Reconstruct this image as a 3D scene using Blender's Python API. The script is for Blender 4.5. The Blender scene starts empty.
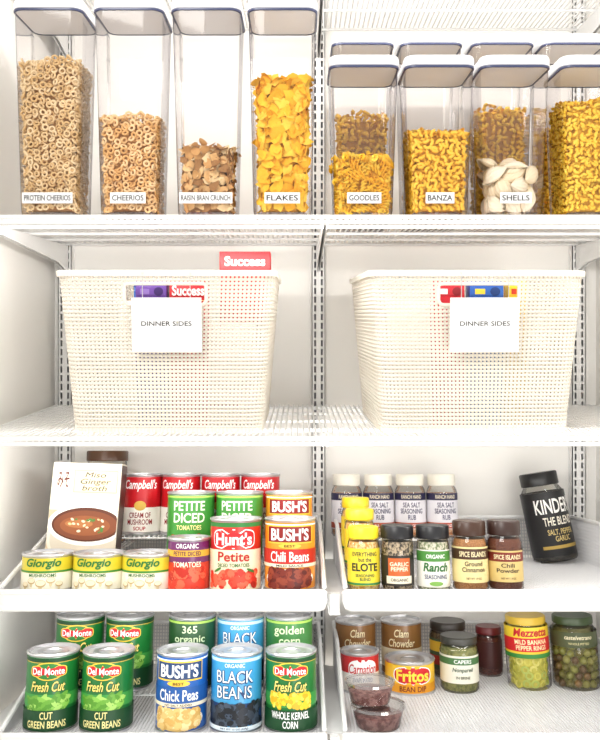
import bpy, math, random
from mathutils import Vector, Matrix, Euler
random.seed(7)
S=bpy.context.scene
ZC=1.3; D=1.1; F=770.0
TH=math.radians(10)
def PX(px,y): return (px-300)*(D+y)/F
# ------------------------------------------------------------ materials
MC={}
def lin(h):
    h=h.lstrip('#'); c=[int(h[i:i+2],16)/255 for i in (0,2,4)]
    return tuple(((x/12.92) if x<=.04045 else ((x+.055)/1.055)**2.4) for x in c)+(1,)
def M(col,rough=.45,metal=0,noise=0,scale=200,col2=None,bump=0,coat=0):
    k=(col,rough,metal,noise,scale,col2,bump,coat)
    if k in MC: return MC[k]
    m=bpy.data.materials.new('mat_'+col.strip('#')); m.use_nodes=True
    nt=m.node_tree; b=nt.nodes['Principled BSDF']
    b.inputs['Base Color'].default_value=lin(col); b.inputs['Roughness'].default_value=rough
    b.inputs['Metallic'].default_value=metal
    if coat: b.inputs['Coat Weight'].default_value=coat
    if col2 or bump:
        tc=nt.nodes.new('ShaderNodeTexCoord'); n=nt.nodes.new('ShaderNodeTexNoise'); n.inputs['Scale'].default_value=scale
        n.inputs['Detail'].default_value=3
        nt.links.new(tc.outputs['Object'],n.inputs['Vector'])
        if col2:
            r=nt.nodes.new('ShaderNodeValToRGB'); r.color_ramp.elements[0].position=.42; r.color_ramp.elements[1].position=.58
            r.color_ramp.elements[0].color=lin(col); r.color_ramp.elements[1].color=lin(col2)
            nt.links.new(n.outputs['Fac'],r.inputs['Fac']); nt.links.new(r.outputs['Color'],b.inputs['Base Color'])
        if bump:
            bp=nt.nodes.new('ShaderNodeBump'); bp.inputs['Strength'].default_value=bump; bp.inputs['Distance'].default_value=.002
            nt.links.new(n.outputs['Fac'],bp.inputs['Height']); nt.links.new(bp.outputs['Normal'],b.inputs['Normal'])
    MC[k]=m; return m
def CLEAR(tint='#ffffff',edge='#b9b5bd',amt=.12):
    k=('clear',tint,edge,amt)
    if k in MC: return MC[k]
    m=bpy.data.materials.new('clear_plastic'); m.use_nodes=True; nt=m.node_tree; nt.nodes.clear()
    o=nt.nodes.new('ShaderNodeOutputMaterial'); t=nt.nodes.new('ShaderNodeBsdfTransparent')
    g=nt.nodes.new('ShaderNodeBsdfGlossy'); g.inputs['Roughness'].default_value=.05; g.inputs['Color'].default_value=(.95,.95,.95,1)
    lw=nt.nodes.new('ShaderNodeLayerWeight'); lw.inputs['Blend'].default_value=.20
    rp=nt.nodes.new('ShaderNodeValToRGB'); rp.color_ramp.elements[0].position=.55; rp.color_ramp.elements[0].color=lin(tint); rp.color_ramp.elements[1].position=.97; rp.color_ramp.elements[1].color=lin(edge)
    lf=nt.nodes.new('ShaderNodeLayerWeight'); lf.inputs['Blend'].default_value=.5
    nt.links.new(lf.outputs['Facing'],rp.inputs['Fac']); nt.links.new(rp.outputs['Color'],t.inputs[0])
    mu=nt.nodes.new('ShaderNodeMath'); mu.operation='MULTIPLY_ADD'; mu.inputs[1].default_value=.6; mu.inputs[2].default_value=amt*.2
    nt.links.new(lw.outputs['Fresnel'],mu.inputs[0])
    mx=nt.nodes.new('ShaderNodeMixShader'); nt.links.new(mu.outputs[0],mx.inputs[0]); nt.links.new(t.outputs[0],mx.inputs[1]); nt.links.new(g.outputs[0],mx.inputs[2])
    nt.links.new(mx.outputs[0],o.inputs[0]); MC[k]=m; return m
WHITE=M('#eeeeee',.35); METAL=M('#d2d2d5',.3,.8); WIRE=M('#f0f0ef',.3)
# ------------------------------------------------------------ mesh builder
class B:
    def __init__(s): s.v=[];s.f=[];s.mi=[];s.sm=[];s.mats=[]
    def mid(s,m):
        if m not in s.mats: s.mats.append(m)
        return s.mats.index(m)
    def add(s,vs,fs,m,smooth=False):
        o=len(s.v); s.v+= [tuple(v) for v in vs]; k=s.mid(m)
        for f in fs: s.f.append(tuple(i+o for i in f)); s.mi.append(k); s.sm.append(smooth)
    def box(s,x0,x1,y0,y1,z0,z1,m):
        s.add([(x0,y0,z0),(x1,y0,z0),(x1,y1,z0),(x0,y1,z0),(x0,y0,z1),(x1,y0,z1),(x1,y1,z1),(x0,y1,z1)],
              [(0,3,2,1),(4,5,6,7),(0,1,5,4),(1,2,6,5),(2,3,7,6),(3,0,4,7)],m)
    def lathe(s,prof,m,seg=40,cx=0,cy=0,flute=0,smooth=True):
        vs=[];rings=[]
        for r,z in prof:
            if r<1e-6: rings.append([len(vs)]); vs.append((cx,cy,z))
            else:
                st=len(vs)
                for i in range(seg):
                    a=2*math.pi*i/seg; rr=r*(1+(flute if i%2 else 0)); vs.append((cx+rr*math.cos(a),cy+rr*math.sin(a),z))
                rings.append(list(range(st,st+seg)))
        fs=[]
        for a,b in zip(rings,rings[1:]):
            for i in range(seg):
                j=(i+1)%seg
                if len(a)==1 and len(b)==1: continue
                if len(a)==1: fs.append((a[0],b[j],b[i]))
                elif len(b)==1: fs.append((a[i],a[j],b[0]))
                else: fs.append((a[i],a[j],b[j],b[i]))
        s.add(vs,fs,m,smooth)
    def loft(s,rings,m,cap0=True,cap1=True,smooth=True):
        n=len(rings[0]); vs=[p for r in rings for p in r]; fs=[]
        for k in range(len(rings)-1):
            for i in range(n):
                j=(i+1)%n; fs.append((k*n+i,k*n+j,(k+1)*n+j,(k+1)*n+i))
        s.add(vs,fs,m,smooth)
        if cap0: s.add(rings[0],[tuple(reversed(range(n)))],m)
        if cap1: s.add(rings[-1],[tuple(range(n))],m)
    def rod(s,p0,p1,r,m,seg=6):
        p0=Vector(p0);p1=Vector(p1);d=(p1-p0).normalized(); u=d.orthogonal().normalized(); w=d.cross(u)
        R=[[tuple(p+u*r*math.cos(2*math.pi*i/seg)+w*r*math.sin(2*math.pi*i/seg)) for i in range(seg)] for p in (p0,p1)]
        s.loft(R,m,True,True,True)
    def mesh(s,name,ang=38):
        me=bpy.data.meshes.new(name); me.from_pydata(s.v,[],s.f)
        for m in s.mats: me.materials.append(m)
        me.polygons.foreach_set('material_index',s.mi); me.polygons.foreach_set('use_smooth',s.sm); me.update()
        try: me.set_sharp_from_angle(angle=math.radians(ang))
        except Exception: pass
        return me
def rr(w,d,rad,z,n=5,cx=0,cy=0):
    pts=[]
    for qx,qy,a0 in ((1,-1,-90),(1,1,0),(-1,1,90),(-1,-1,180)):
        for i in range(n+1):
            a=math.radians(a0+90*i/n); pts.append((cx+qx*(w/2-rad)+rad*math.cos(a),cy+qy*(d/2-rad)+rad*math.sin(a),z))
    return pts
# ------------------------------------------------------------ text
TC={}
def textmesh(t,shear=0,bold=.0):
    k=(t,shear,bold)
    if k in TC: return TC[k]
    cu=bpy.data.curves.new('t','FONT'); cu.body=t; cu.size=1; cu.shear=shear; cu.offset=bold; cu.resolution_u=3; cu.align_x='CENTER'; cu.space_line=.9
    ob=bpy.data.objects.new('t',cu); S.collection.objects.link(ob)
    dg=bpy.context.evaluated_depsgraph_get(); me=bpy.data.meshes.new_from_object(ob.evaluated_get(dg))
    vs=[(v.co.x,v.co.y) for v in me.vertices]; fs=[tuple(p.vertices) for p in me.polygons]
    bpy.data.objects.remove(ob); bpy.data.curves.remove(cu); bpy.data.meshes.remove(me)
    if not vs: vs=[(0,0)];fs=[]
    x0=min(v[0] for v in vs);x1=max(v[0] for v in vs);y0=min(v[1] for v in vs);y1=max(v[1] for v in vs)
    vs=[((x-(x0+x1)/2),(y-(y0+y1)/2)) for x,y in vs]
    TC[k]=(vs,fs,x1-x0,y1-y0); return TC[k]
class Canvas:
    def __init__(s,b,fm): s.b=b; s.fm=fm; s.o=.0002
    def nx(s): s.o+=.00009; return s.o
    def rect(s,uc,zc,w,h,c):
        o=s.nx(); n=max(1,int(w/.003)); vs=[];fs=[]
        for i in range(n+1):
            u=uc-w/2+w*i/n; vs+=[s.fm(u,zc-h/2,o),s.fm(u,zc+h/2,o)]
        for i in range(n): fs.append((2*i,2*i+2,2*i+3,2*i+1))
        s.b.add(vs,fs,M(c),False)
    def ell(s,uc,zc,w,h,c,n=20,o=None,ang=0,p=1,clip=None):
        o=o or s.nx(); vs=[s.fm(uc,zc,o)];fs=[]; K=max(1,int(w/.006)); ca,sa=math.cos(ang),math.sin(ang)
        for k in range(1,K+1):
            for i in range(n):
                a=2*math.pi*i/n; x=w/2*k/K*math.copysign(abs(math.cos(a))**p,math.cos(a)); y=h/2*k/K*math.copysign(abs(math.sin(a))**p,math.sin(a))
                U=uc+x*ca-y*sa; 
                if clip: U=max(-clip,min(clip,U))
                vs.append(s.fm(U,zc+x*sa+y*ca,o))
        for i in range(n):
            j=(i+1)%n; fs.append((0,1+i,1+j))
            for k in range(K-1): fs.append((1+k*n+i,1+(k+1)*n+i,1+(k+1)*n+j,1+k*n+j))
        s.b.add(vs,fs,M(c),False)
    def text(s,t,uc,zc,w,h,c,shear=0,bold=.015,ang=0):
        if not t: return
        vs,fs,W,H=textmesh(t,shear,bold); o=s.nx()+.0003; kx=w/max(W,1e-6); ky=h/max(H,1e-6); ca,sa=math.cos(ang),math.sin(ang)
        s.b.add([s.fm(uc+x*kx*ca-y*ky*sa,zc+x*kx*sa+y*ky*ca,o) for x,y in vs],fs,M(c),False)
    def blobs(s,uc,zc,w,h,n,sz,cols,asp=1.0,seed=1):
        R=random.Random(seed); o=s.nx()
        for i in range(n):
            q=sz*R.uniform(.8,1.2)
            s.ell(uc+R.uniform(-.5,.5)*w,zc+R.uniform(-.5,.5)*h,q*asp,q,R.choice(cols),n=8,o=o+i*.000006,ang=R.uniform(-1,1) if asp!=1 else 0)
        s.o=o+n*.000006
def cylmap(r): return lambda u,z,o:((r+o)*math.sin(u/r),-(r+o)*math.cos(u/r),z)
# ------------------------------------------------------------ placing
def place(T,name,label,cat,loc,rz=0,group=None,tilt=0,roll=0):
    e=bpy.data.objects.new(name,None); e.empty_display_size=.02; S.collection.objects.link(e)
    e.location=(loc[0],loc[1],loc[2]+ZC)
    e.rotation_euler=(Matrix.Rotation(-tilt,3,'X')@Matrix.Rotation(roll,3,'Y')@Matrix.Rotation(rz,3,'Z')).to_euler()
    e['label']=label; e['category']=cat
    if group: e['group']=group
    for t in T:
        o=bpy.data.objects.new(t[0],t[1]); S.collection.objects.link(o); o.parent=e
        if len(t)>2 and t[2]: o['label']=t[2]
        if len(t)>3 and t[3]:
            md=o.modifiers.new('Solidify','SOLIDIFY'); md.thickness=t[3]; md.offset=-1
    return e
def indrawer(T,name,label,cat,px,s,z,group=None,rz=0,lift=0,extra=0,roll=0):
    """stand a thing on the sloped drawer floor, s = distance back along the floor"""
    y=s*math.cos(TH)+lift*math.sin(TH); zz=z-s*math.sin(TH)+lift*math.cos(TH)
    return place(T,name,label,cat,(PX(px,y),y,zz),rz,group,TH+extra,roll)
def single(b,name,label,cat,loc=(0,0,0),rz=0,group=None,kind=None,rel=True,tilt=0):
    o=bpy.data.objects.new(name,b if isinstance(b,bpy.types.Mesh) else b.mesh(name)); S.collection.objects.link(o)
    o.location=(loc[0],loc[1],loc[2]+(ZC if rel else 0)); o.rotation_euler=(-tilt,0,rz)
    if label: o['label']=label
    if cat: o['category']=cat
    if group: o['group']=group
    if kind: o['kind']=kind
    return o
# ------------------------------------------------------------ cans
def can(r,h,base,design):
    b=B(); e=.0015
    b.lathe([(0,.002),(r-.004,.002),(r-.003,0),(r+e-.0005,0),(r+e,.0015),(r+e-.0003,.003),(r-.0006,.0045),(r-.0006,h-.0045),(r+e-.0003,h-.003),(r+e,h-.0015),(r+e-.0008,h),(r-.0015,h),(r-.002,h-.004)],METAL,48)
    l=B(); zz=h-.004
    l.lathe([(r-.002,zz),(r-.004,zz),(r-.006,zz+.0012),(r-.0075,zz),(r*.62,zz),(r*.6,zz+.0008),(r*.57,zz),(0,zz)],M('#dcdcdf',.35,.6),48)
    l.lathe([(r*.62,zz+.0005),(r*.60,zz+.0022),(r*.40,zz+.0022),(r*.38,zz+.0005)],METAL,16,cx=0,cy=-r*.1)
    g=B(); z0,z1=.005,h-.005
    g.lathe([(r-.0005,z0),(r+.0001,z0+.0004),(r+.0001,z1-.0004),(r-.0005,z1)],M(base,.32,coat=.3),56)
    c=Canvas(g,cylmap(r)); design(c,r,h)
    return [('can_body',b.mesh('can_body')),('can_lid',l.mesh('can_lid')),('can_label',g.mesh('can_label'))]
def delmonte(kind):
    def d(c,r,h):
        c.rect(0,h*.925,.18,h*.045,'#0a3f1f'); c.rect(0,h*.895,.18,h*.008,'#d9b54a')
        c.rect(0,h*.42,.18,h*.16,'#3d9a44')
        c.blobs(0,h*.42 if kind=='corn' else h*.385,.062,h*.18,120 if kind=='corn' else 60,.0065,['#f2cf2e','#f8de55','#e0b01c'] if kind=='corn' else ['#6aa83a','#86c24e','#55952c','#a6d468'],1.0 if kind=='corn' else 2.8,3)
        c.ell(0,h*.79,.046,h*.23,'#e8c341'); c.ell(0,h*.79,.042,h*.20,'#2c7a35')
        c.ell(0,h*.79,.054,h*.15,'#f0cf4a',p=.5); c.ell(0,h*.79,.051,h*.13,'#c8161f',p=.5)
        c.text('Del Monte',0,h*.79,.046,h*.085,'#ffffff')
        c.text('Fresh Cut',0,h*.60,.050,h*.13,'#103f1e',shear=.3,bold=.05); c.text('Fresh Cut',0,h*.602,.049,h*.125,'#f6e27a',shear=.3)
        c.rect(0,h*.18,.18,h*.25,'#0f4522')
        if kind=='corn': c.text('WHOLE KERNEL\nCORN',0,h*.19,.056,h*.2,'#ffffff')
        else: c.text('CUT\nGREEN BEANS',0,h*.19,.056,h*.20,'#f4eaa0')
    return d
def bushs(title,band,beans,bcol,tcol='#ffffff'):
    def d(c,r,h):
        c.rect(0,h*.92,.2,h*.02,'#ffffff')
        c.rect(0,h*.79,.076,h*.25,'#f4c844'); c.rect(0,h*.79,.073,h*.21,'#8a1a1a' if band!='blue' else '#20406e')
        c.text("BUSH'S",0,h*.79,.060,h*.17,'#ffffff',bold=.03)
        c.ell(0,h*.635,.034,h*.07,'#f4c844'); c.text('BEST',0,h*.635,.016,h*.034,'#402010')
        c.rect(0,h*.49,.12,h*.2,bcol)
        c.text(title,0,h*.49,.060,h*.14,tcol)
        c.rect(0,h*.37,.12,h*.045,'#f3ead2'); c.text('NO SALT ADDED' if band=='blue' else 'MILD SAUCE',0,h*.37,.04,h*.028,'#3a2a20')
        c.ell(0,h*.19,.080,h*.28,'#f4eee0'); c.ell(0,h*.17,.076,h*.24,beans[0]); c.blobs(0,h*.2,.064,h*.22,120,.0085,beans,1.3,5)
    return d
def blackbeans(c,r,h):
    c.rect(0,h*.92,.2,h*.04,'#bfe0ee'); c.text('ORGANIC',0,h*.86,.03,h*.05,'#e8f6ff')
    c.text('BLACK\nBEANS',0,h*.62,.058,h*.36,'#12396b',bold=.05)
    c.text('BLACK\nBEANS',-.0003,h*.622,.0565,h*.345,'#f2fafd',bold=.0)
    c.rect(0,h*.25,.2,h*.27,'#12396b'); c.blobs(0,h*.25,.09,h*.24,130,.009,['#17202e','#2b3644','#0e141d','#3c4a5c'],1.5,9)
    c.rect(0,h*.08,.2,h*.05,'#e8f6ff'); c.text('NET WT 15 OZ (425g)',0,h*.08,.04,h*.025,'#12396b')
def hunts(c,r,h):
    c.rect(0,h*.92,.2,h*.06,'#2f7c38'); c.rect(0,h*.30,.2,h*.56,'#f5e8c8')
    c.ell(0,h*.73,.068,h*.27,'#ffffff',p=.5); c.ell(0,h*.73,.065,h*.24,'#cf1a22',p=.5); c.text("Hunt's",0,h*.73,.056,h*.17,'#ffffff',bold=.03)
    c.text('Petite',0,h*.49,.048,h*.13,'#b81c18',bold=.02); c.text('DICED TOMATOES',0,h*.375,.048,h*.05,'#2f6b2b')
    c.blobs(0,h*.19,.075,h*.2,80,.009,['#d8301f','#e8452c','#b92015','#f26a4c'],1.1,2); c.ell(-.024,h*.31,.014,h*.035,'#3c7c30',ang=.5); c.ell(.026,h*.30,.014,h*.035,'#3c7c30',ang=-.4)
def diced(c,r,h):
    c.rect(0,h*.93,.2,h*.03,'#a5cf5c'); c.text('PETITE\nDICED',0,h*.71,.052,h*.32,'#f1f6dc',bold=.02); c.text('TOMATOES',0,h*.48,.04,h*.07,'#f4e9a0')
    c.blobs(0,h*.22,.06,h*.26,60,.01,['#c92c1d','#e2482f','#a81f14'],1.1,4)
def organicf(t):
    def organic(c,r,h):
        c.rect(0,h*.93,.2,h*.03,'#a5cf5c'); c.text(t,0,h*.76,.050,h*.26,'#d6e8c0'); c.blobs(0,h*.25,.06,h*.25,60,.009,['#d8c23e','#e9d65a'],1,4)
    return organic
def campb(c,r,h):
    c.rect(0,h*.25,.2,h*.40,'#f3efe6'); c.text("Campbell's",0,h*.81,.058,h*.20,'#ffffff',shear=.25)
    c.ell(0,h*.48,.02,h*.16,'#d9b04a'); c.text('CREAM OF\nMUSHROOM',0,h*.27,.042,h*.20,'#8e1e1e'); c.text('SOUP',0,h*.11,.02,h*.06,'#b32020')
def tomp(c,r,h):
    c.rect(0,h*.72,.2,h*.12,'#e6b13b'); c.text('ORGANIC',0,h*.86,.034,h*.09,'#ffffff'); c.text('PETITE DICED',0,h*.72,.042,h*.08,'#5a1e4a')
    c.rect(0,h*.3,.2,h*.5,'#d23c28'); c.blobs(0,h*.28,.06,h*.34,50,.011,['#e5402a','#c12a1a','#f06a4a'],1.2,4); c.text('TOMATOES',0,h*.52,.042,h*.10,'#f8f0d8')
def giorgio(c,r,h):
    c.rect(0,h*.30,.23,h*.44,'#f4efdc'); c.rect(0,h*.555,.23,h*.05,'#3d8a32')
    c.text('Giorgio',0,h*.76,.052,h*.28,'#23762e',shear=.25,bold=.03)
    for u,z,s in ((-.016,.30,1.0),(-.002,.24,1.2),(.012,.32,1.0),(.024,.22,.9),(-.026,.20,.9)):
        c.ell(u,h*(z-.07),.0045*s,h*.14,'#d9c9a0'); c.ell(u,h*(z+.02),.0125*s,h*.16*s,'#c2a878'); c.ell(u,h*(z+.035),.0110*s,h*.12*s,'#efe2c2')
    c.text('MUSHROOMS',0,h*.47,.038,h*.085,'#2c6a30')
def chowder(c,r,h):
    c.rect(0,h*.35,.2,h*.35,'#e7dcc0'); c.text('Clam\nChowder',0,h*.72,.050,h*.32,'#f4e6bc',shear=.2); c.text('CONDENSED',0,h*.4,.044,h*.1,'#4c2a18')
def carn(c,r,h):
    c.rect(0,h*.28,.24,h*.45,'#f6f2ea'); c.ell(0,h*.60,.052,h*.5,'#ffffff',p=.7); c.text('Carnation',0,h*.62,.049,h*.24,'#c8202b',shear=.2); c.text('EVAPORATED\nMILK',0,h*.28,.034,h*.24,'#1b3f8a')
def fritos(c,r,h):
    c.rect(0,h*.20,.30,h*.28,'#e39a1d'); c.ell(0,h*.60,.070,h*.56,'#ffffff',p=.7); c.ell(0,h*.60,.066,h*.50,'#d32128',p=.7)
    c.text('Fritos',0,h*.60,.058,h*.36,'#ffe04a',bold=.03); c.text('BEAN DIP',0,h*.20,.046,h*.16,'#7d1c10')
CAN='food can'
FU=-.400; FL=-.605; RC=.0376
T_gior=can(.0375,.054,'#ddcb34',giorgio); T_camp=can(.033,.100,'#c41822',campb)
T_diced=can(RC,.104,'#3f9038',diced); T_hunt=can(RC,.104,'#cd2a22',hunts)
T_chili=can(RC,.104,'#f09a28',bushs('Chili Beans','red',['#7c2a1c','#94402a','#5e1c14'],'#c4241a'))
T_tomp=can(.031,.076,'#702866',tomp)
T_beans=can(RC,.110,'#1b7431',delmonte('beans')); T_corn=can(RC,.110,'#1b7431',delmonte('corn'))
T_chick=can(RC,.110,'#1e5fb0',bushs('Chick Peas','blue',['#e2c078','#d2a85c','#efd49a'],'#1f57a0'))
T_black=can(RC,.110,'#3c9ad0',blackbeans); T_org=can(RC,.110,'#2a5530',organicf('365\norganic'))
T_gold=can(RC,.110,'#3a7c3a',organicf('golden\ncorn'))
T_chow=can(.037,.095,'#8c6236',chowder); T_carn=can(.033,.064,'#ca2428',carn); T_frit=can(.0425,.052,'#f4c428',fritos)
def pc(T,px,s,z,label,grp,rz=0,lift=0): return indrawer(T,'food_can',label,CAN,px,s,z,grp,rz,lift)
RH=.034; RH2=.064; R2=.1335; R3=.2085
for px,a in ((47,.1),(98,.0),(147,-.05)): pc(T_gior,px,.046,FU,'short yellow and green can of sliced mushrooms','mushroom cans in the drawer',a)
for px,a in ((141,.1),(180,-.1),(220,.05),(260,-.08)): pc(T_camp,px,R3,FU,'red and white condensed mushroom soup can','soup cans in the drawer',a,RH2)
pc(T_diced,190,R2,FU,'green can of petite diced tomatoes behind shorter can','diced tomato cans',.05,RH)
pc(T_diced,239,R2,FU,'green can of petite diced tomatoes behind red can','diced tomato cans',-.06,RH)
pc(T_tomp,188,.046,FU,'small purple and red tomato can',None,.05)
pc(T_hunt,235,.048,FU,'red and cream can of petite diced tomatoes',None,.0)
pc(T_chili,290,.048,FU,'orange can of chili beans with dark red beans picture','chili bean cans',.0)
pc(T_chili,289,R2,FU,'orange can of chili beans behind an identical can','chili bean cans',.03,RH)
pc(T_beans,50,.048,FL,'green can of cut green beans at drawer front','green bean cans',.12)
pc(T_beans,106,.048,FL,'green can of cut green beans at drawer front','green bean cans',.02)
pc(T_beans,78,R2,FL,'green can of cut green beans in second row','green bean cans',.1,RH)
pc(T_beans,128,R2,FL,'green can of cut green beans in second row','green bean cans',-.05,RH)
pc(T_chick,181,.048,FL,'blue can of chick peas with yellow banner',None,.0)
pc(T_black,236,.048,FL,'light blue can of black beans at drawer front','black bean cans',.0)
pc(T_black,240,R2,FL,'light blue can of black beans in second row','black bean cans',.04,RH)
pc(T_corn,291,.048,FL,'green can of whole kernel corn with yellow kernels',None,-.02)
pc(T_gold,289,R2,FL,'light green can of golden corn in second row',None,.02,RH)
pc(T_org,191,R2,FL,'dark green organic vegetable can in second row',None,.02,RH)
pc(T_chow,356,.330,FL,'brown and cream clam chowder can','chowder cans',.05)
pc(T_chow,402,.330,FL,'brown and cream clam chowder can','chowder cans',-.1)
pc(T_carn,360,.235,FL,'red and white evaporated milk can',None,.1)
pc(T_frit,410,.235,FL,'short yellow bean dip can with red oval logo',None,.0)
def riser(x0,x1,s0,s1,h,z,lab='low white wire riser under the rear row'):
    b=B(); q=.0014; n=max(2,int((x1-x0)/.008))
    for i in range(n+1):
        x=x0+(x1-x0)*i/n; b.rod((x,s0,h-q-.0002),(x,s1,h-q-.0002),q,WIRE,6)
    for s in (s0,s1): b.rod((x0,s,h-q*3),(x1,s,h-q*3),q,WIRE,6)
    for x in (x0,x1):
        for s in (s0,s1): b.rod((x,s,0),(x,s,h-q),q,WIRE,6)
        b.rod((x,s0,q),(x,s1,q),q,WIRE,6)
    single(b,'can_riser',lab,'riser',(0,0,z),0,'low risers in the drawers',tilt=TH)
riser(-.185,.028,.096,.166,RH,FU); riser(-.30,.005,.174,.242,RH2,FU)
riser(-.325,-.225,.096,.166,RH,FL); riser(-.180,.025,.096,.166,RH,FL)
riser(.064,.255,.290,.356,.048,FU); riser(.066,.12,.084,.135,.020,FU); riser(.066,.12,.148,.20,.034,FU)
# ------------------------------------------------------------ jars
def jar(r,h,lidr,lidh,lidcol,cont,cont2,labcol,lz0,lz1,design,flute=.02,fill=.93,cscale=260,shoulder=.16,pieces=None):
    nb=h-lidh; sh=nb*shoulder
    g=B(); neck=lidr-.002
    prof=[(0,.001),(r-.003,.0),(r,.004),(r,nb-sh),(r-(r-neck)*.35,nb-sh*.5),(neck,nb-sh*.12),(neck,nb+.002)]
    g.lathe(prof,CLEAR('#fbfbf8',amt=.15),40)
    c=B(); q=.0018; top=nb*fill
    if pieces: q=pieces[0]*1.0
    pr=[(0,.003),(r-q-.002,.003),(r-q,.006)]
    zt=min(top,nb-sh); pr+= [(r-q,zt)]
    if top>nb-sh: pr+=[(max(neck-q,r-(r-neck)*.5-q),min(top,nb-sh*.4))]
    pr+=[(0,min(top,nb-sh*.4)+.0005)]
    c.lathe(pr,M(cont,.7,col2=cont2,scale=cscale,bump=.3),36)
    if pieces:
        ps,gen,cols=pieces; R=random.Random(3); z=ps+.002; mats=[M(x,.35) for x in cols]
        while z<nb-sh*.6:
            rad=r-.0012-ps*.95; n=int(2*math.pi*rad/(ps*1.75)); off=R.uniform(0,6)
            for i in range(n):
                a=off+2*math.pi*i/n; vs,fs=gen(); m=Euler((R.uniform(-.5,.5)+1.57,R.uniform(-.5,.5),a+1.57)).to_matrix()
                ctr=Vector((rad*math.cos(a),rad*math.sin(a),z+R.uniform(-.2,.2)*ps)); c.add([tuple(m@Vector(v)+ctr) for v in vs],fs,R.choice(mats),True)
            z+=ps*1.6
    l=B(); l.lathe([(lidr-.001,nb-.001),(lidr,nb),(lidr,h-.002),(lidr-.0015,h),(0,h)],M(lidcol,.35),60,flute=flute)
    a=B(); a.lathe([(r+.0001,lz0),(r+.0002,lz0+.0001),(r+.0002,lz1),(r+.0001,lz1+.0001)],M(labcol,.4),48)
    if design: design(Canvas(a,cylmap(r)),r,(lz0+lz1)/2,lz1-lz0)
    return [('jar_body',g.mesh('jar_body'),'clear container wall'),('jar_contents',c.mesh('jar_contents')),('jar_lid',l.mesh('jar_lid')),('jar_label',a.mesh('jar_label'))]
def torus(R,r,n=12,m=6):
    vs=[];fs=[]
    for i in range(n):
        a=2*math.pi*i/n
        for j in range(m):
            q=2*math.pi*j/m; vs.append(((R+r*math.cos(q))*math.cos(a),(R+r*math.cos(q))*math.sin(a),r*math.sin(q)))
    for i in range(n):
        for j in range(m): fs.append((i*m+j,((i+1)%n)*m+j,((i+1)%n)*m+(j+1)%m,i*m+(j+1)%m))
    return vs,fs
def ball(rx,rz,n=10,m=6):
    vs=[(0,0,-rz)];fs=[]
    for k in range(1,m):
        p=-math.pi/2+math.pi*k/m
        for i in range(n): vs.append((rx*math.cos(p)*math.cos(2*math.pi*i/n),rx*math.cos(p)*math.sin(2*math.pi*i/n),rz*math.sin(p)))
    vs.append((0,0,rz)); L=len(vs)-1
    for i in range(n):
        j=(i+1)%n; fs.append((0,1+j,1+i)); fs.append((L,L-n+i,L-n+j))
        for k in range(m-2): fs.append((1+k*n+i,1+k*n+j,1+(k+1)*n+j,1+(k+1)*n+i))
    return vs,fs
def d_rub(c,r,zc,H):
    c.rect(0,zc+H*.40,.2,H*.20,'#2f2c4e'); c.text('RANCH HAND',0,zc+H*.40,.038,H*.11,'#f4e8cc'); c.text('SEA SALT\nSEASONING\nRUB',0,zc-H*.0,.042,H*.48,'#3a3362'); c.rect(0,zc-H*.40,.2,H*.16,'#b8523a'); c.text('9.5 OZ',0,zc-H*.40,.02,H*.07,'#ffffff')
def d_elote(c,r,zc,H):
    c.text('EVERYTHING\nbut the',0,zc+H*.28,.038,H*.26,'#2c3a30'); c.text('ELOTE',0,zc-H*.0,.040,H*.22,'#1e2c22',bold=.03); c.text('SEASONING\nBLEND',0,zc-H*.27,.028,H*.18,'#2e5c3a'); c.rect(0,zc-H*.45,.15,H*.06,'#3e8a4a')
def d_orange(c,r,zc,H):
    c.rect(0,zc+H*.12,.034,H*.6,'#c9622c'); c.text('GARLIC\nPEPPER',0,zc+H*.14,.028,H*.3,'#fff4d8'); c.rect(0,zc-H*.3,.04,H*.25,'#efe6cf'); c.text('ORGANIC',0,zc-H*.3,.026,H*.1,'#333333')
def d_ranch(c,r,zc,H):
    c.rect(0,zc+H*.33,.2,H*.28,'#4a8a3c'); c.text('ORGANIC',0,zc+H*.33,.028,H*.11,'#ffffff'); c.text('Ranch',0,zc+H*.04,.038,H*.24,'#246a30',shear=.2,bold=.03); c.text('SEASONING',0,zc-H*.22,.034,H*.12,'#2a3a6a'); c.ell(0,zc-H*.4,.02,H*.12,'#7db04e')
def d_isl(t,band='#4a3020'):
    def d(c,r,zc,H):
        c.rect(0,zc+H*.3,.2,H*.3,band); c.text('SPICE ISLANDS',0,zc+H*.3,.042,H*.15,'#f4e6b8'); c.text(t,0,zc-H*.05,.034,H*.3,'#3a2a1c'); c.text('NET WT 1.9 OZ',0,zc-H*.38,.022,H*.06,'#6a4a2c')
    return d
def d_kind(c,r,zc,H):
    c.text("KINDER'S",0,zc+H*.28,.082,H*.24,'#f8f6f2',bold=.02); c.text('THE BLEND',0,zc+H*.04,.060,H*.13,'#f2ecdc'); c.text('SALT, PEPPER,\nGARLIC',0,zc-H*.18,.052,H*.19,'#d8c07c'); c.rect(0,zc-H*.36,.08,H*.05,'#b89a4c')
def d_mez(c,r,zc,H):
    c.text('Mezzetta',0,zc+H*.34,.062,H*.27,'#c01f26',shear=.2,bold=.03); c.rect(0,zc-H*.06,.16,H*.44,'#d8262a'); c.text('MILD BANANA\nPEPPER RINGS',0,zc-H*.06,.058,H*.34,'#fff2c0'); c.rect(0,zc-H*.42,.16,H*.14,'#3c8c40')
def d_oliv(c,r,zc,H):
    c.text('castelvetrano',0,zc+H*.18,.048,H*.28,'#f0e6c0',shear=.2); c.text('WHOLE PITTED',0,zc-H*.22,.036,H*.15,'#d8cf9a')
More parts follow.
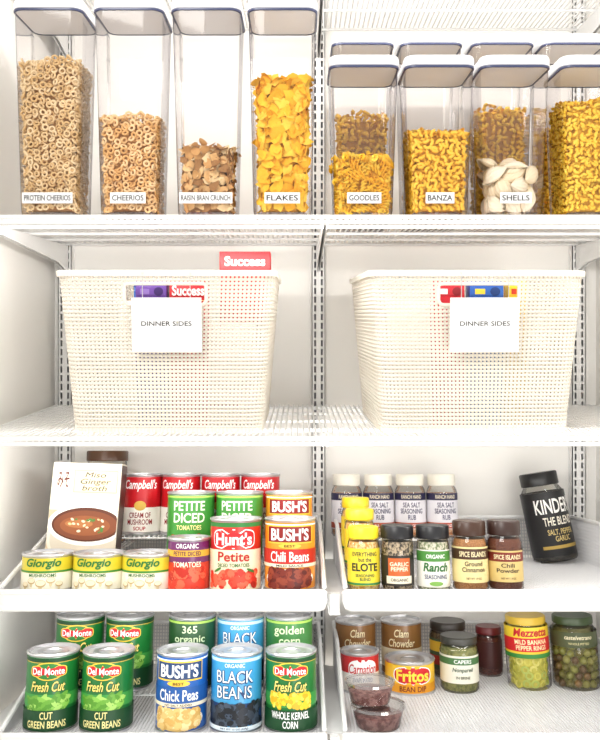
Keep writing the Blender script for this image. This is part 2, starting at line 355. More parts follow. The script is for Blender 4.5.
def d_caper(c,r,zc,H):
    c.rect(0,zc+H*.3,.2,H*.25,'#4d7a4a'); c.text('CAPERS',0,zc+H*.3,.030,H*.14,'#ffffff'); c.text('Nonpareil',0,zc-H*.02,.036,H*.2,'#2c4c34',shear=.2); c.text('IN BRINE',0,zc-H*.28,.024,H*.1,'#5a5a40')
def d_dark(c,r,zc,H):
    c.rect(0,zc+H*.25,.2,H*.34,'#e2b63a'); c.rect(0,zc-H*.2,.2,H*.3,'#b3302a'); c.text('SAUCE',0,zc+H*.25,.03,H*.2,'#5a1a14')
T_rub=jar(.0285,.112,.0255,.020,'#f2eee2','#b87048','#e6c098','#eceaf0',.014,.078,d_rub,fill=.84,flute=.01)
T_el=jar(.0240,.092,.0225,.016,'#f0d52c','#d89a44','#f4e0a8','#f0d838',.010,.062,d_elote)
T_or=jar(.0240,.094,.0240,.018,'#1c1c1f','#3a3028','#c8b49a','#2c2723',.010,.052,d_orange)
T_ra=jar(.0240,.094,.0240,.018,'#1c1c1f','#7a8a60','#e8e2d2','#f2f0e4',.008,.060,d_ranch)
T_is=jar(.0262,.100,.0240,.020,'#3e271b','#a06c40','#c08a58','#e6d498',.014,.064,d_isl('Ground\nCinnamon'),cscale=500)
T_is2=jar(.0262,.100,.0240,.020,'#33201a','#5a2c1e','#74402a','#d6bc78',.014,.058,d_isl('Chili\nPowder','#7a2a1c'),cscale=500)
T_ki=jar(.0405,.160,.034,.023,'#151517','#1a1a1c','#4a4640','#1d1d1f',.010,.124,d_kind,fill=.9)
T_mz=jar(.0375,.118,.034,.012,'#d6b23a','#bdb948','#d8cf5c','#f4d23a',.052,.103,d_mez,cscale=90,pieces=(.0075,lambda:torus(.0055,.0020,10,5),['#e6df6a','#efe887','#d0cc58','#c6d26a']))
T_ol=jar(.0395,.118,.034,.012,'#3a4a2c','#5e5a30','#74703c','#4c5436',.070,.095,d_oliv,cscale=90,pieces=(.0078,lambda:ball(.0068,.0085),['#8f8e48','#a19c58','#77703a','#8a6c44','#6c5438']))
T_cp=jar(.033,.088,.031,.011,'#3a3a34','#6b7040','#949458','#eeecdc',.016,.060,d_caper,cscale=200)
T_rl=jar(.024,.084,.023,.012,'#6e2226','#4c2020','#6a3028','#4e2828',.014,.060,None)
T_dk=jar(.034,.094,.032,.014,'#2e2620','#4a3a2a','#6e5a3c','#46583c',.014,.066,d_dark)
T_bl=jar(.038,.168,.0375,.018,'#5a3c28','#c49a6c','#e0c498','#d4ae80',.05,.110,None,cscale=120)
def pj(T,px,s,z,label,grp=None,rz=0,lift=0,name='spice_jar',cat='spice jar',extra=0,roll=0): return indrawer(T,name,label,cat,px,s,z,grp,rz,lift,extra,roll)
for px,a in ((347,.1),(379,0),(411,-.05),(443,.08)): pj(T_rub,px,.325,FU,'clear spice jar with cream lid and printed label','seasoning rub jars',a,.048)
pj(T_el,364,.036,FU,'yellow seasoning jar with yellow lid at drawer front','yellow seasoning jars')
pj(T_el,360,.110,FU,'yellow seasoning jar behind an identical jar','yellow seasoning jars',.1,.020)
pj(T_el,356,.174,FU,'yellow seasoning jar third in the column','yellow seasoning jars',-.1,.034)
pj(T_or,398,.036,FU,'dark spice jar with black lid and orange label')
pj(T_ra,434,.036,FU,'ranch seasoning jar with black lid, green white label')
pj(T_is,471,.040,FU,'brown-lidded cinnamon jar with tan label','brown lidded spice jars')
pj(T_is2,506,.046,FU,'dark brown spice jar with red-banded tan label','brown lidded spice jars',-.06)
pj(T_ki,556,.332,FU,'large black seasoning jar with black lid leaning back',None,.25,.004,extra=.05,roll=-.15)
pj(T_mz,530,.255,FL,'glass jar of yellow pepper rings, gold lid',None,-.05,name='pickle_jar',cat='jar',roll=-.03)
pj(T_ol,577,.255,FL,'glass jar of olives with dark green label',None,-.1,name='olive_jar',cat='jar',roll=-.02)
pj(T_cp,460,.235,FL,'small glass jar with dark lid, pale label',None,0,name='caper_jar',cat='jar')
pj(T_rl,490,.325,FL,'small dark red jar standing behind others',None,0,name='sauce_jar',cat='jar')
pj(T_dk,449,.325,FL,'dark jar with brown lid, yellow and red label',None,0,name='sauce_jar',cat='jar')
pj(T_bl,104,.325,FU,'tall tan jar with brown lid behind the carton',None,0,.035,name='broth_jar',cat='jar')
riser(-.40,-.315,.285,.365,.0345,FU)
def cup(k):
    b=B(); b.lathe([(0,.001),(.030*k,0),(.032*k,.002),(.038*k,.026),(.0395*k,.027),(.0395*k,.0285)],CLEAR('#f8f6f4','#c0bcc0',.3),40)
    l=B(); l.lathe([(.0412*k,.0272),(.0412*k,.0312),(.038*k,.0315),(.037*k,.0300),(0,.0300)],CLEAR('#f2f0ee','#b8b4b8',1.2),40)
    c=B(); c.lathe([(0,.002),(.0300*k,.002),(.0345*k,.0175),(.030*k,.0185),(0,.018)],M('#6c3c3a',.5,col2='#a07470',scale=120,bump=.6),32)
    return [('cup_body',b.mesh('cup_body')),('cup_lid',l.mesh('cup_lid')),('cup_contents',c.mesh('cup_contents'))]
indrawer(cup(.92),'sauce_cup','small clear lidded cup stacked on a larger one','plastic cup',370,.056,FL,'lidded sauce cups',0,.0320)
indrawer(cup(1.02),'sauce_cup','clear lidded plastic cup of dark sauce at drawer front','plastic cup',378,.052,FL,'lidded sauce cups',.4)
# ------------------------------------------------------------ cartons
def carton(w,d,h,col,design,side=None,name='carton'):
    b=B(); r=.0012
    b.loft([rr(w-.001,d-.001,r,0,2),rr(w,d,r,.001,2),rr(w,d,r,h-.001,2),rr(w-.001,d-.001,r,h,2)],M(col,.4),smooth=False)
    if side:
        b.box(w/2-.0002,w/2+.0004,-d/2+.002,d/2-.002,.002,h-.002,M(side,.4))
    a=B(); c=Canvas(a,lambda u,z,o:(u,-d/2-o,z)); design(c,w,h)
    f=B(); f.box(-w/2+.001,w/2-.001,-.0008,.0008,h-.0005,h+.0006,M(col,.5)); 
    return [('carton_body',b.mesh('carton_body')),('carton_print',a.mesh('carton_print')),('carton_flap',f.mesh('carton_flap'))]
def d_miso(c,w,h):
    c.rect(0,h*.5,w*.985,h*.985,'#efe6d2'); c.rect(0,h*.30,w*.985,h*.58,'#cdb898'); c.rect(0,h*.08,w*.985,h*.14,'#a98a66')
    c.text('みそ',-w*.33,h*.85,w*.17,h*.14,'#6a2a1c'); c.rect(w*.14,h*.84,w*.64,h*.20,'#d8c294'); c.rect(w*.14,h*.84,w*.61,h*.18,'#ecdcb6'); c.text('Miso\nGinger\nbroth',w*.14,h*.84,w*.44,h*.16,'#33241a',shear=.2,bold=.0)
    cl=w*.492
    c.ell(w*.06,h*.36,w*1.12,h*.54,'#e4dccd',clip=cl,n=32); c.ell(w*.08,h*.35,w*1.06,h*.48,'#d3c9b8',clip=cl,n=32); c.ell(w*.06,h*.47,w*1.12,h*.36,'#f9f6ef',clip=cl,n=32); c.ell(w*.06,h*.47,w*1.0,h*.29,'#5c2e1a',clip=cl,n=32); c.ell(w*.05,h*.465,w*.92,h*.25,'#7c4224',clip=cl,n=32); c.ell(w*.04,h*.46,w*.72,h*.17,'#93532c',clip=cl,n=32); c.ell(-w*.05,h*.475,w*.4,h*.07,'#b0703e')
    c.blobs(w*.05,h*.46,w*.5,h*.11,24,.0035,['#d9c08a','#4d7a34','#f0e0c0'],1.6,3); c.text('ORGANIC  NET 32 FL OZ',0,h*.05,w*.7,h*.03,'#f4ecd8')
T_miso=carton(.110,.055,.182,'#efe6d2',d_miso,side='#4b332a')
indrawer(T_miso,'broth_carton','beige miso ginger broth carton with soup bowl picture','carton',81,.140,FU,None,.06,roll=.03,extra=.06)
def d_succ(txt='Success',c2='#ffffff',k=.8):
    def d(c,w,h): c.text(txt,0,h-.0150,w*k,.0155,c2,bold=.03); c.rect(0,h-.030,w*.96,.0012,'#ffe9a0')
    return d
def d_block(a,b_,cc):
    def d(c,w,h):
        c.rect(0,h-.0165,w*.98,.012,a); c.rect(-w*.2,h-.0165,w*.3,.008,b_); c.ell(w*.25,h-.0165,w*.3,.013,cc)
    return d
BX='food box'; g1='boxed dinner sides in the basket'
BF=-.1735+.005; HB=.220
T_red=carton(.080,.035,.110,'#b80f1a',d_succ()); T_pur=carton(.046,.032,HB,'#5b3a8c',d_block('#6d4aa0','#8f74bd','#3e2768'))
T_red2=carton(.056,.032,HB,'#b8121f',d_succ('Success','#ffffff',.86)); T_blue=carton(.050,.032,HB,'#2352a0',d_block('#2a63b8','#f3d440','#163a78'))
T_red3=carton(.046,.032,HB,'#c01828',d_block('#cc2834','#ffffff','#8c1420'))
T_yel=carton(.026,.03,HB,'#e8bd2a',d_block('#f0cc40','#d8432c','#e8bd2a')); T_wht=carton(.085,.035,.19,'#eee4d4',d_succ('','#c0392b'))
T_flat=carton(.10,.16,.057,'#efe4da',lambda c,w,h:c.rect(0,h/2,w*.5,h*.04,'#a03030'))
def carton_at(T,lab,x,y,z=BF,rz=0): place(T,'food_box',lab,BX,(x,y,z),rz,g1)
carton_at(T_pur,'purple rice box standing in the basket',-.222,.062)
carton_at(T_red2,'crimson boxed rice standing in the basket',-.1665,.062)
for k in range(2): carton_at(T_flat,'pale carton lying flat under a red box',-.118,.175,BF+.0585*k)
T_flat2=carton(.09,.15,.039,'#efe4da',lambda c,w,h:c.rect(0,h/2,w*.5,h*.04,'#a03030'))
carton_at(T_flat2,'pale carton lying flat under a red box',-.113,.175,BF+.1175)
place(T_red,'food_box','red rice box rising above the basket rim',BX,(-.0865,.125,BF+.158),.0,g1)
carton_at(T_wht,'cream quinoa box standing in the basket',-.24,.13)
carton_at(T_blue,'blue pasta box standing in the basket',-.25,.19)
carton_at(T_red3,'crimson box standing in the second basket',.222,.062)
carton_at(T_blue,'blue pasta box standing in the second basket',.278,.062)
carton_at(T_yel,'narrow yellow box standing in the second basket',.324,.062)
carton_at(T_wht,'cream quinoa box standing in the second basket',.18,.13)
carton_at(T_red3,'crimson box at the back of the second basket',.31,.19)
# ------------------------------------------------------------ baskets
def basket():
    H=.238; Wb,Wt=.278,.316; Db,Dt=.255,.29
    cream=M('#f1eadd',.5)
    N=190
    def pt(s,z,off=0):
        t=z/H; w=Wb+(Wt-Wb)*t+2*off; d=Db+(Dt-Db)*t+2*off; R=.020
        a=w-2*R;c=d-2*R;q=math.pi*R/2; L=2*(a+c)+4*q; x=(s%1)*L
        segs=[('l',(-a/2,-d/2),(1,0),a),('c',(a/2,-d/2+R),-90,q),('l',(w/2,-c/2),(0,1),c),('c',(a/2,c/2),0,q),('l',(a/2,d/2),(-1,0),a),('c',(-a/2,c/2),90,q),('l',(-w/2,c/2),(0,-1),c),('c',(-a/2,-c/2),180,q)]
        for k,p,dr,ln in segs:
            if x<=ln+1e-9:
                if k=='l': return (p[0]+dr[0]*x,p[1]+dr[1]*x,z)
                an=math.radians(dr+90*x/ln)
                cx=math.copysign(a/2,p[0]); cy=math.copysign(c/2,p[1]); return (cx+R*math.cos(an),cy+R*math.sin(an),z)
            x-=ln
        return (-a/2,-d/2,z)
    hz0,hz1=.188,.219; hx=.059
    def inhole(p,z): return abs(p[0])<hx and hz0<z<hz1 and abs(p[1])>Db/2-.03
    b=B(); pitch=.0058; rows=int((H-.014)/pitch); hb=.00178
    for k in range(rows):
        z=.010+k*pitch
        for i in range(N):
            p=pt((i+.5)/N,z)
            if inhole(p,z): continue
            b.add([pt(i/N,z-hb,.0002),pt((i+1)/N,z-hb,.0002),pt((i+1)/N,z+hb,.0002),pt(i/N,z+hb,.0002)],[(0,1,2,3)],cream)
    for i in range(N):
        s=i/N; dw=.00178/1.12
        zs=[.004+j*(H-.010)/36 for j in range(37)]
        for z0,z1 in zip(zs,zs[1:]):
            zm=(z0+z1)/2
            if inhole(pt(s,zm),zm): continue
            b.add([pt(s-dw,z0,0),pt(s+dw,z0,0),pt(s+dw,z1,0),pt(s-dw,z1,0)],[(0,1,2,3)],cream)
    def band(z0,z1,o):
        for i in range(N): b.add([pt(i/N,z0,o),pt((i+1)/N,z0,o),pt((i+1)/N,z1,o),pt(i/N,z1,o)],[(0,1,2,3)],cream)
    band(0,.008,.0005)
    ring=[pt(i/N,.003) for i in range(N)]; b.add(ring,[tuple(range(N))],cream)
    r=B()
    R=[[pt(i/N,z,oo) for i in range(N)] for z,oo in ((H-.0085,0),(H-.0085,.0035),(H-.0015,.0035),(H,.002),(H,-.002),(H-.0085,-.002))]
    r.loft(R,cream,False,False)
    for sy in (-1,1):
        def yy(z): return sy*((Db+(Dt-Db)*z/H)/2)
        P=[]; rc=.008
        for cx,cz,a0 in ((hx-rc,hz0+rc,-90),(hx-rc,hz1-.003,0),(-hx+rc,hz1-.003,90),(-hx+rc,hz0+rc,180)):
            rad=rc if cz<hz1-.005 else .003
            for q in range(5):
                an=math.radians(a0+90*q/4); P.append((cx+rc*math.cos(an),cz+rad*math.sin(an)))
        for q in range(len(P)):
            p0,p1=P[q],P[(q+1)%len(P)]
            if abs(p0[0]-p1[0])+abs(p0[1]-p1[1])<1e-6: continue
            r.rod((p0[0],yy(p0[1]),p0[1]),(p1[0],yy(p1[1]),p1[1]),.0028,cream,8)
    return [('basket_body',b.mesh('basket_body'),None,.0022),('basket_rim',r.mesh('basket_rim'))]
T_b=basket()
BZ=-.1735
place(T_b,'storage_basket','cream woven-look plastic basket with cut-out handle','basket',(-.1945,.155,BZ),0,'storage baskets on the shelf')
place(T_b,'storage_basket','cream woven-look plastic basket with cut-out handle','basket',(.2545,.160,BZ),.035,'storage baskets on the shelf')
def card():
    b=B(); b.loft([rr(.100,.0025,.001,0,2),rr(.100,.0025,.001,.078,2)],M('#f4f4f4',.35),smooth=False)
    c=Canvas(b,lambda u,z,o:(u,-.00125-o,z)); c.text('DINNER SIDES',0,.041,.072,.0066,'#1c1c1c',bold=.006)
    T=[('card',b.mesh('card'))]
    for x in (-.034,.034):
        k=B(); k.rod((x,.0008,.074),(x,.0008,.113),.0006,METAL,6); k.rod((x,.0008,.113),(x,.012,.113),.0006,METAL,6); T.append(('hook',k.mesh('hook')))
    return T
T_card=card()
place(T_card,'hanging_label','white card reading dinner sides hung on basket','label card',(PX(166,-.004),.0040,.064-.117),0,'basket labels',-.075)
place(T_card,'hanging_label','white card reading dinner sides hung on basket','label card',(PX(485.5,-.004),.0040,.064-.117),.035,'basket labels',-.075)
# ------------------------------------------------------------ canisters
def canister(H,lab=None,lw=.04,W0=.086,W1=.1):
    def W(z): return W0+(W1-W0)*min(1,max(0,z)/H)
    b=B(); b.loft([rr(W0-.010,W0-.010,.012,0),rr(W0-.002,W0-.002,.014,.003),rr(W(.012),W(.012),.015,.012),rr(W(H*.5),W(H*.5),.015,H*.5),rr(W1,W1,.015,H-.004)],CLEAR('#fcfbfb','#9a96a0',.13),True,False)
    b.loft([rr(W0-.02,W0-.02,.012,.005),rr(W0-.012,W0-.012,.012,.008)],CLEAR('#f6f4f4','#b5b1b8',.3),True,True)
    k=B(); k.loft([rr(W1+.001,W1+.001,.016,H-.004),rr(W1+.004,W1+.004,.017,H-.003),rr(W1+.004,W1+.004,.017,H-.0005),rr(W1+.001,W1+.001,.016,H)],M('#474d6c',.25),False,False)
    k.loft([rr(W1-.002,W1-.002,.014,H-.0035),rr(W1+.001,W1+.001,.016,H-.0035)],M('#6c718a',.3),False,False)
    l=B(); wh=M('#efeff2',.3); l.loft([rr(W1-.003,W1-.003,.014,H-.003),rr(W1+.001,W1+.001,.016,H),rr(W1+.004,W1+.004,.018,H+.001),rr(W1+.004,W1+.004,.018,H+.011),rr(W1+.001,W1+.001,.017,H+.0145),rr(W1-.008,W1-.008,.014,H+.015)],wh)
    l.lathe([(.026,H+.0145),(.026,H+.0165),(.024,H+.0175),(0,H+.0175)],M('#ececf0',.3),32)
    T=[('canister_body',b.mesh('canister_body'),'clear tapered plastic body'),('gasket_ring',k.mesh('gasket_ring'),'navy-grey seal ring'),('canister_lid',l.mesh('canister_lid'),'white push-button lid')]
    if lab:
        a=B(); c=Canvas(a,lambda u,z,o:(u,-W(z)/2-.0008-o,z)); zl=.028
        c.rect(0,zl,lw,.0160,'#f0f0f0'); c.text(lab,0,zl,lw-.006,.0080,'#0c0c0c',bold=.010); T.append(('canister_label',a.mesh('canister_label')))
    return T,W
def flake(s,bend=1.0):
    n=10; vs=[];fs=[]; kb=random.uniform(.25,.6)*bend/s*random.choice((-1,1)); kc=random.uniform(-.35,.35)/s
    z=lambda x,y:kb*x*x*1.2+kc*y*y+random.uniform(-.06,.06)*s
    vs.append((0,0,0))
    for k in (1,2,3):
        for i in range(n):
            a=2*math.pi*i/n; q=s*.6*k/3*(random.uniform(.65,1.2) if k==3 else 1); x,y=q*math.cos(a)*1.15,q*math.sin(a)*.85; vs.append((x,y,z(x,y)))
    for i in range(n):
        j=(i+1)%n; fs.append((0,1+i,1+j))
        for k in (0,1): fs.append((1+k*n+i,1+(k+1)*n+i,1+(k+1)*n+j,1+k*n+j))
    return vs,fs
def fusilli(L,r,turn=2.2,n=28):
    vs=[];fs=[]
    for i in range(n+1):
        a=turn*2*math.pi*i/n; x=-L/2+L*i/n
        for k in range(2):
            q=a+k*math.pi
            vs.append((x,r*math.cos(q-.22),r*math.sin(q-.22))); vs.append((x,r*math.cos(q+.22),r*math.sin(q+.22))); vs.append((x,r*.22*math.cos(q+math.pi/2),r*.22*math.sin(q+math.pi/2)))
    for i in range(n):
        for k in range(6): fs.append((i*6+k,i*6+(k+1)%6,(i+1)*6+(k+1)%6,(i+1)*6+k))
    return vs,fs
def elbow(R,r,arc=2.4,n=6,m=7):
    vs=[];fs=[]
    for i in range(n+1):
        a=arc*(i/n-.5)
        for j in range(m):
            q=2*math.pi*j/m; vs.append(((R+r*math.cos(q))*math.sin(a),(R+r*math.cos(q))*math.cos(a)-R*.7,r*math.sin(q)))
    for i in range(n):
        for j in range(m): fs.append((i*m+j,i*m+(j+1)%m,(i+1)*m+(j+1)%m,(i+1)*m+j))
    return vs,fs
def shell(s,n=16,m=48):
    # conch-like pasta shell: pointed ends, ridges along its length, curled open slit
    vs=[];fs=[]; off=random.choice((0,.9,1.2,-1.2,-.9))
    for i in range(n+1):
        t=i/n; x=(t-.5)*s*1.35; rad=s*.45*math.sin(math.pi*(.04+.92*t))**.95
        for j in range(m+1):
            u=j/m; q=off-2.7+5.5*u; rr_=rad*(1+.06*math.cos(u*m/4*2*math.pi))
            if u<.14: rr_*=.4+.6*u/.14
            vs.append((x+s*.08*math.cos(q),rr_*math.sin(q),rr_*math.cos(q)*.75))
    for i in range(n):
        for j in range(m): fs.append((i*(m+1)+j,i*(m+1)+j+1,(i+1)*(m+1)+j+1,(i+1)*(m+1)+j))
    return vs,fs
def perim(w,R,p):
    out=[]; a=w-R
    n=max(1,int(2*a/p))
    for sx,sy in ((0,-1),(1,0),(0,1),(-1,0)):
        for i in range(n+1):
            t=-a+2*a*i/n
            out.append(((t,sy*w) if sx==0 else (sx*w,t),(sx,sy)))
    for qx,qy in ((1,-1),(1,1),(-1,1),(-1,-1)):
        c=math.sqrt(.5); out.append(((qx*(a+R*c),qy*(a+R*c)),(qx*c,qy*c)))
    return out
def fill(W,gen,z0,z1,pitch,inset,mats,core,tilt=.9,layers=2,heap=.008,seed=1,corner=True):
    R=random.Random(seed); random.seed(seed); b=B()
    def put(p,nrm):
        vs,fs=gen(); n=Vector(nrm); q=n.to_track_quat('Z','Y').to_matrix()
        m=q@Euler((R.uniform(-tilt,tilt),R.uniform(-tilt,tilt),0)).to_matrix()@Matrix.Rotation(R.uniform(0,6.28),3,'Z')
        b.add([tuple(m@Vector(v)+Vector(p)) for v in vs],fs,R.choice(mats),True)
    top=lambda x,y: z1+heap*math.sin(x*70+seed)*math.cos(y*60)
    for L in range(layers):
        ins=inset+L*pitch*.6; z=z0+inset+L*pitch*.4; row=0
        while z<z1-inset*.3:
            w=W(z)/2-ins
            P=perim(w,max(.004,.014-inset*.4),pitch)
            if not corner:
                k=4; P=[]
                for q in range(2*k):
                    an=math.pi*2*(q+.5*(row%2))/(2*k); cx,cy=math.cos(an),math.sin(an); m_=max(abs(cx),abs(cy))**.8; P.append(((w*cx/m_,w*cy/m_),(cx,cy)))
            for (x,y),(nx_,ny_) in P:
                if L and ny_>.9: continue
                jt=R.uniform(-.25,.25)*pitch*(1 if corner else .3); px_,py_=x-ny_*jt,y+nx_*jt; zz=z+R.uniform(-.35,.35)*pitch*(1 if corner else .4); d=R.uniform(0,.25)*pitch
                p=(px_-nx_*d,py_-ny_*d,zz)
                if zz<top(p[0],p[1]): put(p,(nx_,ny_,0))
            z+=pitch*.86; row+=1
    w=W(z1)/2-inset; k=max(1,int(2*w/pitch))
    for i in range(k+1):
        for j in range(k+1):
            x=-w+2*w*i/k;y=-w+2*w*j/k
            if abs(x)+abs(y)>2*w-.008: continue
            put((x,y,top(x,y)-inset*.3+R.uniform(-.2,.2)*pitch),(R.uniform(-.3,.3),R.uniform(-.3,.3),1))
    ci=inset+pitch*.75
    if not corner: ci=inset+pitch*.3
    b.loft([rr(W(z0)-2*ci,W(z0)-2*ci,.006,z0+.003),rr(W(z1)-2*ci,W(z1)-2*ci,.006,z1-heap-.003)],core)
    return b
SH=.1435
ch=[M('#efd1a0',.8),M('#e4c18a',.8),M('#f8dfb4',.8)]; ch2=[M('#f2ca92',.8),M('#e5b575',.8),M('#f9d8a6',.8)]
br=[M('#e2b57a',.8),M('#edc890',.8),M('#d2a064',.8),M('#a67848',.8),M('#f2d6a4',.8)]
ye=[M('#fecb34',.8),M('#ffd64e',.8),M('#f5b828',.8)]; pa=[M('#ffd03a',.6),M('#ffda50',.6),M('#fec632',.6)]
ps=[M('#ffd246',.6),M('#fcc83c',.6)]; sh_=[M('#faeed6',.6),M('#f5e4c4',.6)]; pk=[M('#ffda4c',.6),M('#fdd040',.6)]
HT,HM=.304,.221
cfg=[
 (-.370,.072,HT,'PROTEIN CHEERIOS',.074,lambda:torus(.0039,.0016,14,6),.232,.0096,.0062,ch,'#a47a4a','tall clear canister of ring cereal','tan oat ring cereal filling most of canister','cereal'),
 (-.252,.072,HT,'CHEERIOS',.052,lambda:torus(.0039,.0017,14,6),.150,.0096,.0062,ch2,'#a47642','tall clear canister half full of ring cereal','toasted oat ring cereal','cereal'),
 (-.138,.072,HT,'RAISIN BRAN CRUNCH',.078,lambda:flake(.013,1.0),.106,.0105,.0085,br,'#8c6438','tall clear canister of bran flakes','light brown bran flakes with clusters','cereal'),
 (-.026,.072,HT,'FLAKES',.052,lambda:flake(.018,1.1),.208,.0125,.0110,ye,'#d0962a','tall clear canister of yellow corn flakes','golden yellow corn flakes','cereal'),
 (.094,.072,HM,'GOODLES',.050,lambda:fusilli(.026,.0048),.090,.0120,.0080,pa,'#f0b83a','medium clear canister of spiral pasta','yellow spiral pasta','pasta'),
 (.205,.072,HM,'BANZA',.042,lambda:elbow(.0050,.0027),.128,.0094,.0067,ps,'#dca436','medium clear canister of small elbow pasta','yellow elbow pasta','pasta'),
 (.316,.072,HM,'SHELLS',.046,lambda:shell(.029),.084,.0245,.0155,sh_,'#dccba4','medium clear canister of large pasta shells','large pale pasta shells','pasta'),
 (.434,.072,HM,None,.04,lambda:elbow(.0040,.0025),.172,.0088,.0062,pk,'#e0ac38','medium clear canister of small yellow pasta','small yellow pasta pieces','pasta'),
]
for i,(x,y,H,lab,lw,gen,zt,pi,ins,ms,core,cl,fl,nm) in enumerate(cfg):
    T,W=canister(H,lab,lw)
    place(T,'storage_canister',cl,'food canister',(x,y,SH),0,'clear canisters on the shelf')
    b=fill(W,gen,.009,zt,pi,ins,ms,M(core,.8),seed=i+3,tilt=(.8 if i<2 else .35 if i==6 else .5),heap=.006 if i!=6 else .008,layers=1 if i==6 else 2,corner=(i!=6))
    single(b.mesh(nm,75),nm,fl,nm,(x,y,SH),0,kind='stuff')
for j,px in enumerate((362,431,503,574)):
    T,W=canister(HT,None)
    y=.215; x=PX(px,.165)+.002
    place(T,'storage_canister','tall clear canister standing behind shorter ones','food canister',(x,y,SH),0,'clear canisters on the shelf')
    b=fill(W,lambda:elbow(.0048,.0029),.009,(.19,.16,.20,.17)[j],.0105,.0085,ps,M('#dca436',.8),seed=j+30,layers=1)
    single(b.mesh('pasta',75),'pasta','yellow elbow pasta in the rear canister','pasta',(x,y,SH),0,kind='stuff')
# ------------------------------------------------------------ wire shelves
XL,XR=-.475,.575
def wshelf(z,label):
    d=B(); n=int((XR-XL)/.0090)
    for i in range(n+1):
        x=XL+.004+(XR-XL-.008)*i/n
        d.rod((x,.000,-.0017),(x,.396,-.0017),.0017,WIRE,6); d.rod((x,-.0005,-.0017),(x,-.0005,-.0125),.0015,WIRE,5)
    f=B()
    for zz in (-.0034,-.0110): f.rod((XL,.0005,zz),(XR,.0005,zz),.0033,WIRE,8)
    for y in (.10,.20,.30,.394): f.rod((XL,y,-.0062),(XR,y,-.0062),.0028,WIRE,8)
    T=[('deck_wires',d.mesh('deck_wires')),('shelf_rail',f.mesh('shelf_rail'))]
    for x in (-.455,.036,.54):
        k=B()
        k.box(x-.003,x+.003,.02,.400,-.0105,-.0095,WIRE)
        for s in (-.0035,.0025):
            vs=[(x+s,.02,-.009),(x+s,.400,-.009),(x+s,.400,-.060),(x+s,.34,-.045),(x+s,.02,-.018)]
            vs2=[(v[0]+.0012,v[1],v[2]) for v in vs]; k.loft([vs,vs2],WIRE,smooth=False)
        T.append(('shelf_bracket',k.mesh('shelf_bracket')))
    place(T,'wire_shelf',label,'shelf',(0,0,z),0,'white wire shelves')
wshelf(.1435,'white ventilated wire shelf holding the canisters')
wshelf(-.1735,'white ventilated wire shelf holding two baskets')
wshelf(.560,'white ventilated wire shelf above the canisters')
# ------------------------------------------------------------ standards
def standard():
    b=B(); z0,z1=-.78,.70; w=.013
    cols=[-w,-.0085,-.0045,.0045,.0085,w]; z=z0
    while z<z1:
        for a in range(5):
            x0,x1=cols[a],cols[a+1]
            if a in (1,3): b.box(x0,x1,-.0016,0,z,z+.005,WIRE)
            else: b.box(x0,x1,-.0016,0,z,z+.017,WIRE)
        z+=.017
    for sx in (-w,w-.0015): b.box(sx,sx+.0015,-.0016,.0195,z0,z1,WIRE)
    b.box(-w+.002,w-.002,.016,.018,z0,z1,M('#8c8c92',.6))  # grey backing strip, its tone stands in for the shade inside the slots
    return b
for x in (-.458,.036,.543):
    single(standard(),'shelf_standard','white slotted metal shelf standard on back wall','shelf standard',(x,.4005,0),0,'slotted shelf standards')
# ------------------------------------------------------------ drawers
def drawer(x0,x1):
    t=B(); p=.0052; ya,yb=.006,.392; W=x1-x0; ms=M('#d8d8da',.35)
    n=int(W/p)
    for i in range(n+1):
        x=x0+W*i/n; t.box(x-.0009,x+.0009,ya,yb,-.0016,-.0001,ms)
    m=int((yb-ya)/p)
    for i in range(m+1):
        y=ya+(yb-ya)*i/m; t.box(x0,x1,y-.0009,y+.0009,-.0016,-.0001,ms)
    s=B(); hf,hb=.010,.076
    def hh(y): return hf+(hb-hf)*min(1,max(0,(y-ya)/(yb-ya)*1.6))
    for xx in (x0,x1):
        for i in range(m+1):
            y=ya+(yb-ya)*i/m; s.box(xx-.0007,xx+.0007,y-.0009,y+.0009,-.001,hh(y),ms)
        for k in range(1,12):
            for i in range(m):
                y=ya+(yb-ya)*i/m; y2=ya+(yb-ya)*(i+1)/m; a,b_=hh(y)*k/12,hh(y2)*k/12
                s.add([(xx,y,a-.0009),(xx,y2,b_-.0009),(xx,y2,b_+.0009),(xx,y,a+.0009)],[(0,1,2,3)],ms)
    for i in range(n+1):
        x=x0+W*i/n; s.box(x-.0009,x+.0009,yb-.0007,yb+.0007,-.001,hb,ms)
    for k in range(1,12): s.box(x0,x1,yb-.0007,yb+.0007,hb*k/12-.0009,hb*k/12+.0009,ms)
    r=B(); q=.0036
    ym=ya+(yb-ya)/1.6
    for xx in (x0,x1): r.rod((xx,ya,hf),(xx,ym,hb),q,WHITE,8); r.rod((xx,ym,hb),(xx,yb,hb),q,WHITE,8)
    r.rod((x0,yb,hb),(x1,yb,hb),q,WHITE,8)
    l=B()
    pr=[(.006,.0),(.004,.0062),(-.001,.0080),(-.0045,.0058),(-.0045,.002),(-.0025,.0005),(-.0022,-.015),(-.0040,-.0170),(-.0040,-.0205),(-.001,-.0225),(.003,-.021)]
    l.loft([[(x,y*sc+dy,z*sc) for y,z in pr] for x,sc,dy in ((x0-.004,.5,.006),(x0,.9,.003),(x0+.008,1,0),(x1-.008,1,0),(x1,.9,.003),(x1+.004,.5,.006))],WHITE)
    return [('drawer_floor',t.mesh('drawer_floor')),('drawer_wall',s.mesh('drawer_wall')),('drawer_rim',r.mesh('drawer_rim')),('front_lip',l.mesh('front_lip'))]
DL=drawer(-.232,.232)
def runner():
    b=B(); b.box(-.005,.005,.012,.398,-.026,-.004,WIRE); b.box(-.008,.008,.012,.398,-.030,-.026,WIRE)
    b.box(-.023,.023,.030,.385,-.0042,-.0018,WIRE)
    b.box(-.0065,.0065,.004,.014,-.028,.000,WHITE)
    return b
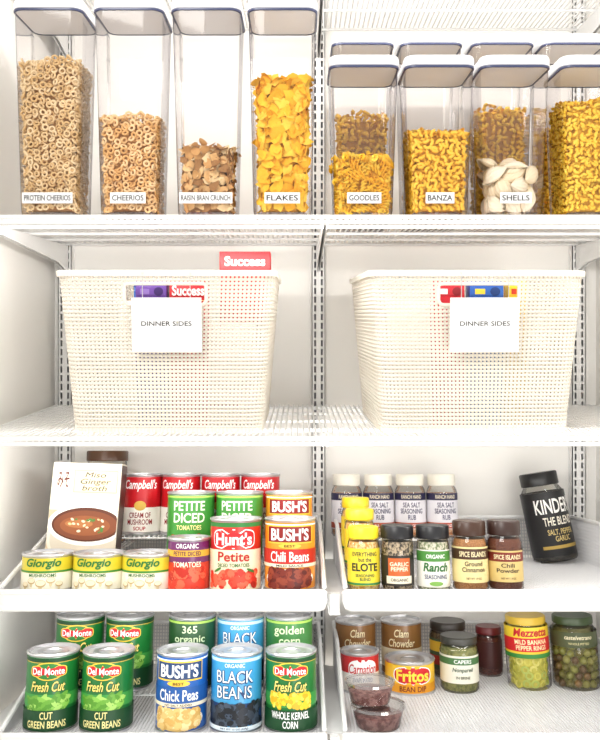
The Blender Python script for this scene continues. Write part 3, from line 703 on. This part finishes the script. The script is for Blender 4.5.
for z in (FU,FL):
    place(DL,'mesh_drawer','white fine-mesh pull-out drawer full of cans','drawer',(-.197,0,z),0,'mesh pull-out drawers',TH)
    place(DL,'mesh_drawer','white fine-mesh pull-out drawer with jars','drawer',(.297,0,z),0,'mesh pull-out drawers',TH)
    for x in (-.450,.050,.550): single(runner(),'drawer_runner','white metal drawer runner arm','drawer runner',(x,0,z),0,'drawer runners',tilt=TH)
# ------------------------------------------------------------ room
def wall(name,x0,x1,y0,y1,z0,z1,col='#f9f7f3',r=.7):
    b=B(); b.box(x0,x1,y0,y1,z0,z1,M(col,r,bump=.05,scale=60)); o=single(b,name,None,None,(0,0,0),rel=False,kind='structure'); return o
wall('wall_back',-.60,.70,.420,.46,0,2.4); wall('wall_left',-.53,-.484,-.30,.420,0,2.4); wall('wall_right',.584,.63,-.30,.420,0,2.4)
wall('floor',-2,2,-2.5,.46,-.04,0,'#e8e2d8',.5); wall('ceiling',-.60,.70,-.30,.46,2.4,2.44)
b=B(); b.box(-.484,.584,.408,.420,0,.09,WHITE); single(b,'baseboard_back',None,None,rel=False,kind='structure')
# ------------------------------------------------------------ light & camera
w=bpy.data.worlds.new('w'); S.world=w; w.use_nodes=True; bg=w.node_tree.nodes['Background']; bg.inputs[0].default_value=(1,.984,.962,1); bg.inputs[1].default_value=.93
def area(loc,tgt,sx,sy,e,col=(1,.975,.935)):
    l=bpy.data.lights.new('fill_area','AREA'); l.shape='RECTANGLE'; l.size=sx; l.size_y=sy; l.energy=e; l.color=col
    o=bpy.data.objects.new('fill_lamp',l); S.collection.objects.link(o); o.location=loc
    o.rotation_euler=(Vector(tgt)-Vector(loc)).to_track_quat('-Z','Y').to_euler()
area((-.9,-1.8,2.75),(0,.2,1.25),1.2,.8,36); area((.9,-1.9,.75),(0,.2,1.0),1.0,.8,13)  # two area lamps added behind the camera as front fill
# thin unseen fill lamps, added under shelf and drawer fronts to brighten the bays
for z,e in ((.545,1.9),(.128,1.4),(-.190,1.35),(-.436,1.0)):
    area((.05,.012,ZC+z),(.05,.40,ZC+z-.25),1.0,.012,e)
cam=bpy.data.cameras.new('cam'); co=bpy.data.objects.new('camera',cam); S.collection.objects.link(co); S.camera=co
co.location=(0,-D,ZC); co.rotation_euler=(math.radians(90),0,0)
cam.sensor_fit='VERTICAL'; cam.sensor_height=24; cam.lens=F/740*24; cam.shift_y=-(370-315)/740; cam.clip_start=.05
S.view_settings.view_transform='Standard'
